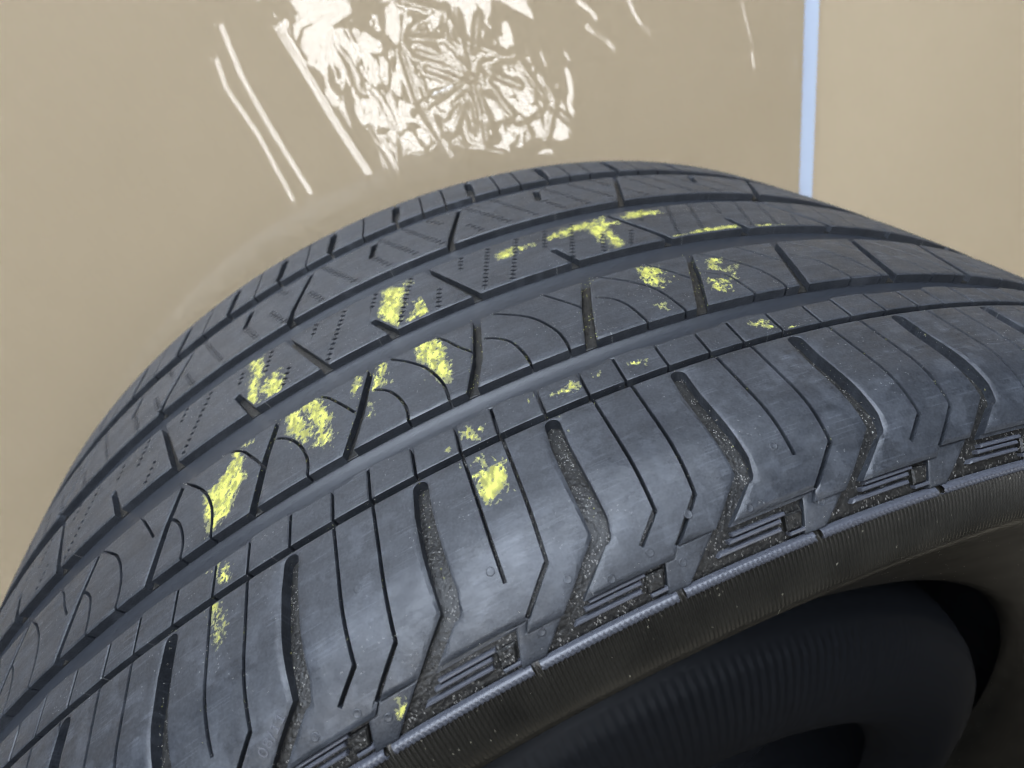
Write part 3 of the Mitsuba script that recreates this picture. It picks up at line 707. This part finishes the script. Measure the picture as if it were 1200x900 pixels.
tops = [t for t in tops if not t.is_empty]
TREE = shapely.STRtree(tops)
for i, (dens, xy) in enumerate(PAINT):
    o = Polygon(np.array(xy).reshape(-1, 2)).buffer(0)
    if o.is_empty: continue
    c = 0.17 if o.area < 160 else 0.20
    e = o.buffer(0.9)
    near = [tops[j] for j in TREE.query(e)]
    if not near: continue
    u0, v0, u1, v1 = e.bounds
    gu, gv = np.meshgrid(np.arange(u0, u1, c), np.arange(v0, v1, c), indexing='ij')
    pt = shapely.points(gu.ravel(), gv.ravel())
    ins = shapely.contains(o, pt)
    dist = shapely.distance(o.boundary, pt) * np.where(ins, 1, -1)
    q = np.stack([gu.ravel(), gv.ravel(), np.full(gu.size, 7.3 * i)], 1)
    n1 = meshkit.fbm(q * [0.9, 0.9, 1], 3, 3)
    st_ = meshkit.noise(q @ np.array([[1.1, .25, 0], [-.45, .55, 0], [0, 0, 1]]), 6)
    n2 = meshkit.noise(q * 2.6, 12)
    n3 = meshkit.noise(q @ np.array([[2.4, .5, 0], [-1.0, 1.1, 0], [0, 0, 1]]), 16)
    val = (0.34 * n1 + 0.24 * st_ + 0.24 * n3 + 0.18 * n2) - (0.70 - 0.31 * dens) + 0.09 * np.clip(dist, -2.0, 1.4)
    for level, key_, bs, lift in ((-0.02, 'tyre__thin_crayon_smear', 'thin_crayon', 0.03), (0.07, 'tyre__crayon_mark', 'crayon', 0.06)):
        on = val > level
        if not on.any(): continue
        M_ = np.pad(on.reshape(gu.shape), ((0, 0), (1, 1))).astype(np.int8)
        df = np.diff(M_, axis=1)
        r0, c0 = np.nonzero(df == 1); c1 = np.nonzero(df == -1)[1]
        gx, gy = gu[:, 0], gv[0]
        g = unary_union(list(shapely.box(gx[r0] - c / 2, gy[c0] - c / 2, gx[r0] + c / 2, gy[c0] - c / 2 + (c1 - c0) * c))).buffer(0.08).buffer(-0.13).simplify(0.02)
        g = unary_union([g.intersection(t) for t in near])
        meshes = []
        for p in polys(g):
            t3 = grid_cut(p)
            if len(t3):
                f_ = np.arange(len(t3) * 3).reshape(-1, 3)
                w3 = t3.reshape(-1, 2)
                low_ = 1.0 if w3[:, 1].mean() < -129.0 else 0.0
                meshes.append(trimesh.Trimesh(surf(w3[:, 0], w3[:, 1], low_ - lift), f_, process=False))
        if meshes:
            m_ = trimesh.util.concatenate(meshes); m_.merge_vertices()
            add(key_, m_, bs, smooth=True)

# ---- crumbs of crayon and grains of dust caught in the cuts and along the edges
rng = np.random.default_rng(11)


def crumbs(lines, n, spread, size, dep):
    V, F = [], []
    for _ in range(n):
        l = np.array(lines[rng.integers(len(lines))], float)
        k = rng.integers(len(l) - 1); t = rng.random()
        c = l[k] + (l[k + 1] - l[k]) * t + rng.normal(0, spread, 2)
        a = np.sort(rng.random(6)) * 2 * np.pi
        r_ = size * rng.uniform(0.5, 1.3) * rng.uniform(0.6, 1.2, 6)
        z = dep + rng.uniform(-0.1, 0.25)
        ring = surf(c[0] + r_ * np.cos(a), c[1] + r_ * np.sin(a), z)
        tip = surf(c[0], c[1], z - 0.7 * size)
        V += [ring, tip[None]]; b_ = 7 * len(F)
        F.append([[b_ + i, b_ + (i + 1) % 6, b_ + 6] for i in range(6)])
    return trimesh.Trimesh(np.concatenate(V), np.concatenate(F), process=False)


cuts_sh = [[(uk(k) + d_ - 0.2, -84 - 0 * d_), (uk(k) + d_ - 3, -119)] for k in range(-3, 4) for d_ in (0.5, 12, 22.3)]
ring_l1 = [[(-75, -84), (110, -84)]]
low_sh = [[(uk(k) - 10, -126.5), (uk(k) + 8, -133)] for k in range(-3, 4)]
edge2_ = [[(a + o, b) for a, b in p] for p in r2 for o in (-1.6, 1.5)]
add('tyre__crayon_crumbs', crumbs(r2[:5] + edge2_[:10] + s2[:6], 260, 0.35, 0.16, 0.0), 'crayon', kind='stuff', smooth=False)
add('tyre__crayon_crumbs', crumbs(ring_l1 + cuts_sh, 110, 0.45, 0.13, 0.1), 'crayon', kind='stuff', smooth=False)
add('tyre__dust_grains', crumbs(ring_l1 + cuts_sh + s2, 700, 0.35, 0.11, 0.2), 'dust', kind='stuff', smooth=False)
add('tyre__dust_grains', crumbs([[(-75, -90), (110, -122)], [(110, -90), (-75, -122)], [(-60, -50), (130, -50)], [(-60, 0), (130, 0)]] + low_sh, 420, 5.0, 0.075, -0.01), 'dust', kind='stuff', smooth=False)

# ---- a smaller tyre lying in the opening of the big one
NEST = np.array([(0, 220), (40, 219.5), (66, 218), (80, 214), (88, 208), (93, 200), (97, 190), (99, 180), (99, 168), (96, 156), (90, 146), (82, 140), (78, 138), (82, 150), (88, 170), (86, 190), (74, 203), (0, 206)], float)
tn = np.linspace(0, len(NEST) - 1, 80)
nx_, nr_ = np.interp(tn, np.arange(len(NEST)), NEST[:, 0]), np.interp(tn, np.arange(len(NEST)), NEST[:, 1])
un = np.linspace(0, 2 * math.pi, 1501)
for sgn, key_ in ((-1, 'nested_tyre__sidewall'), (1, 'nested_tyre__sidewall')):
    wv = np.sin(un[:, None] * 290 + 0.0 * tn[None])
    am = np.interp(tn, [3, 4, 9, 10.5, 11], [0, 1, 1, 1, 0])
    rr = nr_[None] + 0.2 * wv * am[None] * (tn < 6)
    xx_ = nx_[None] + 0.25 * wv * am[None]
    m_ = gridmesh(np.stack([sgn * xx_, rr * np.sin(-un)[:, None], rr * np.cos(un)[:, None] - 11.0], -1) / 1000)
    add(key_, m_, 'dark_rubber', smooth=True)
# ---- the next tyre of the row, just outside the picture, that keeps the opening in shade
XN = -375.0
rn = np.array([(-r_, x_) for x_, r_ in []] + [(x_, r_) for x_, r_ in SIDE[::-1]], float)
crown_v = np.linspace(-136, 136, 120)
cs = surf(0 * crown_v, crown_v, np.where(np.any([(crown_v > a) & (crown_v < b) for a, b in GROOVES], axis=0), 4.0, 0.0)) * 1000
ring = np.concatenate([[(-x_, r_) for x_, r_ in SIDE[::-1]], np.stack([cs[:, 0], cs[:, 2]], 1), [(x_, r_) for x_, r_ in SIDE]])
tb = np.linspace(0, 2 * math.pi, 361)
Vn = np.stack([np.broadcast_to(ring[None, :, 0] + XN, (361, len(ring))), -ring[None, :, 1] * np.sin(tb)[:, None], ring[None, :, 1] * np.cos(tb)[:, None]], -1) / 1000
m_ = gridmesh(Vn)
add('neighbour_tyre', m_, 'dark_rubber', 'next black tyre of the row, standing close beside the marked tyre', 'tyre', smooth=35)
labels['nested_tyre'] = {'label': 'smaller black ribbed tyre in deep shadow, inside the opening of the big tyre', 'category': 'tyre'}
labels['tyre'] = {'label': 'worn black tyre with yellow crayon smears on its tread', 'category': 'tyre'}
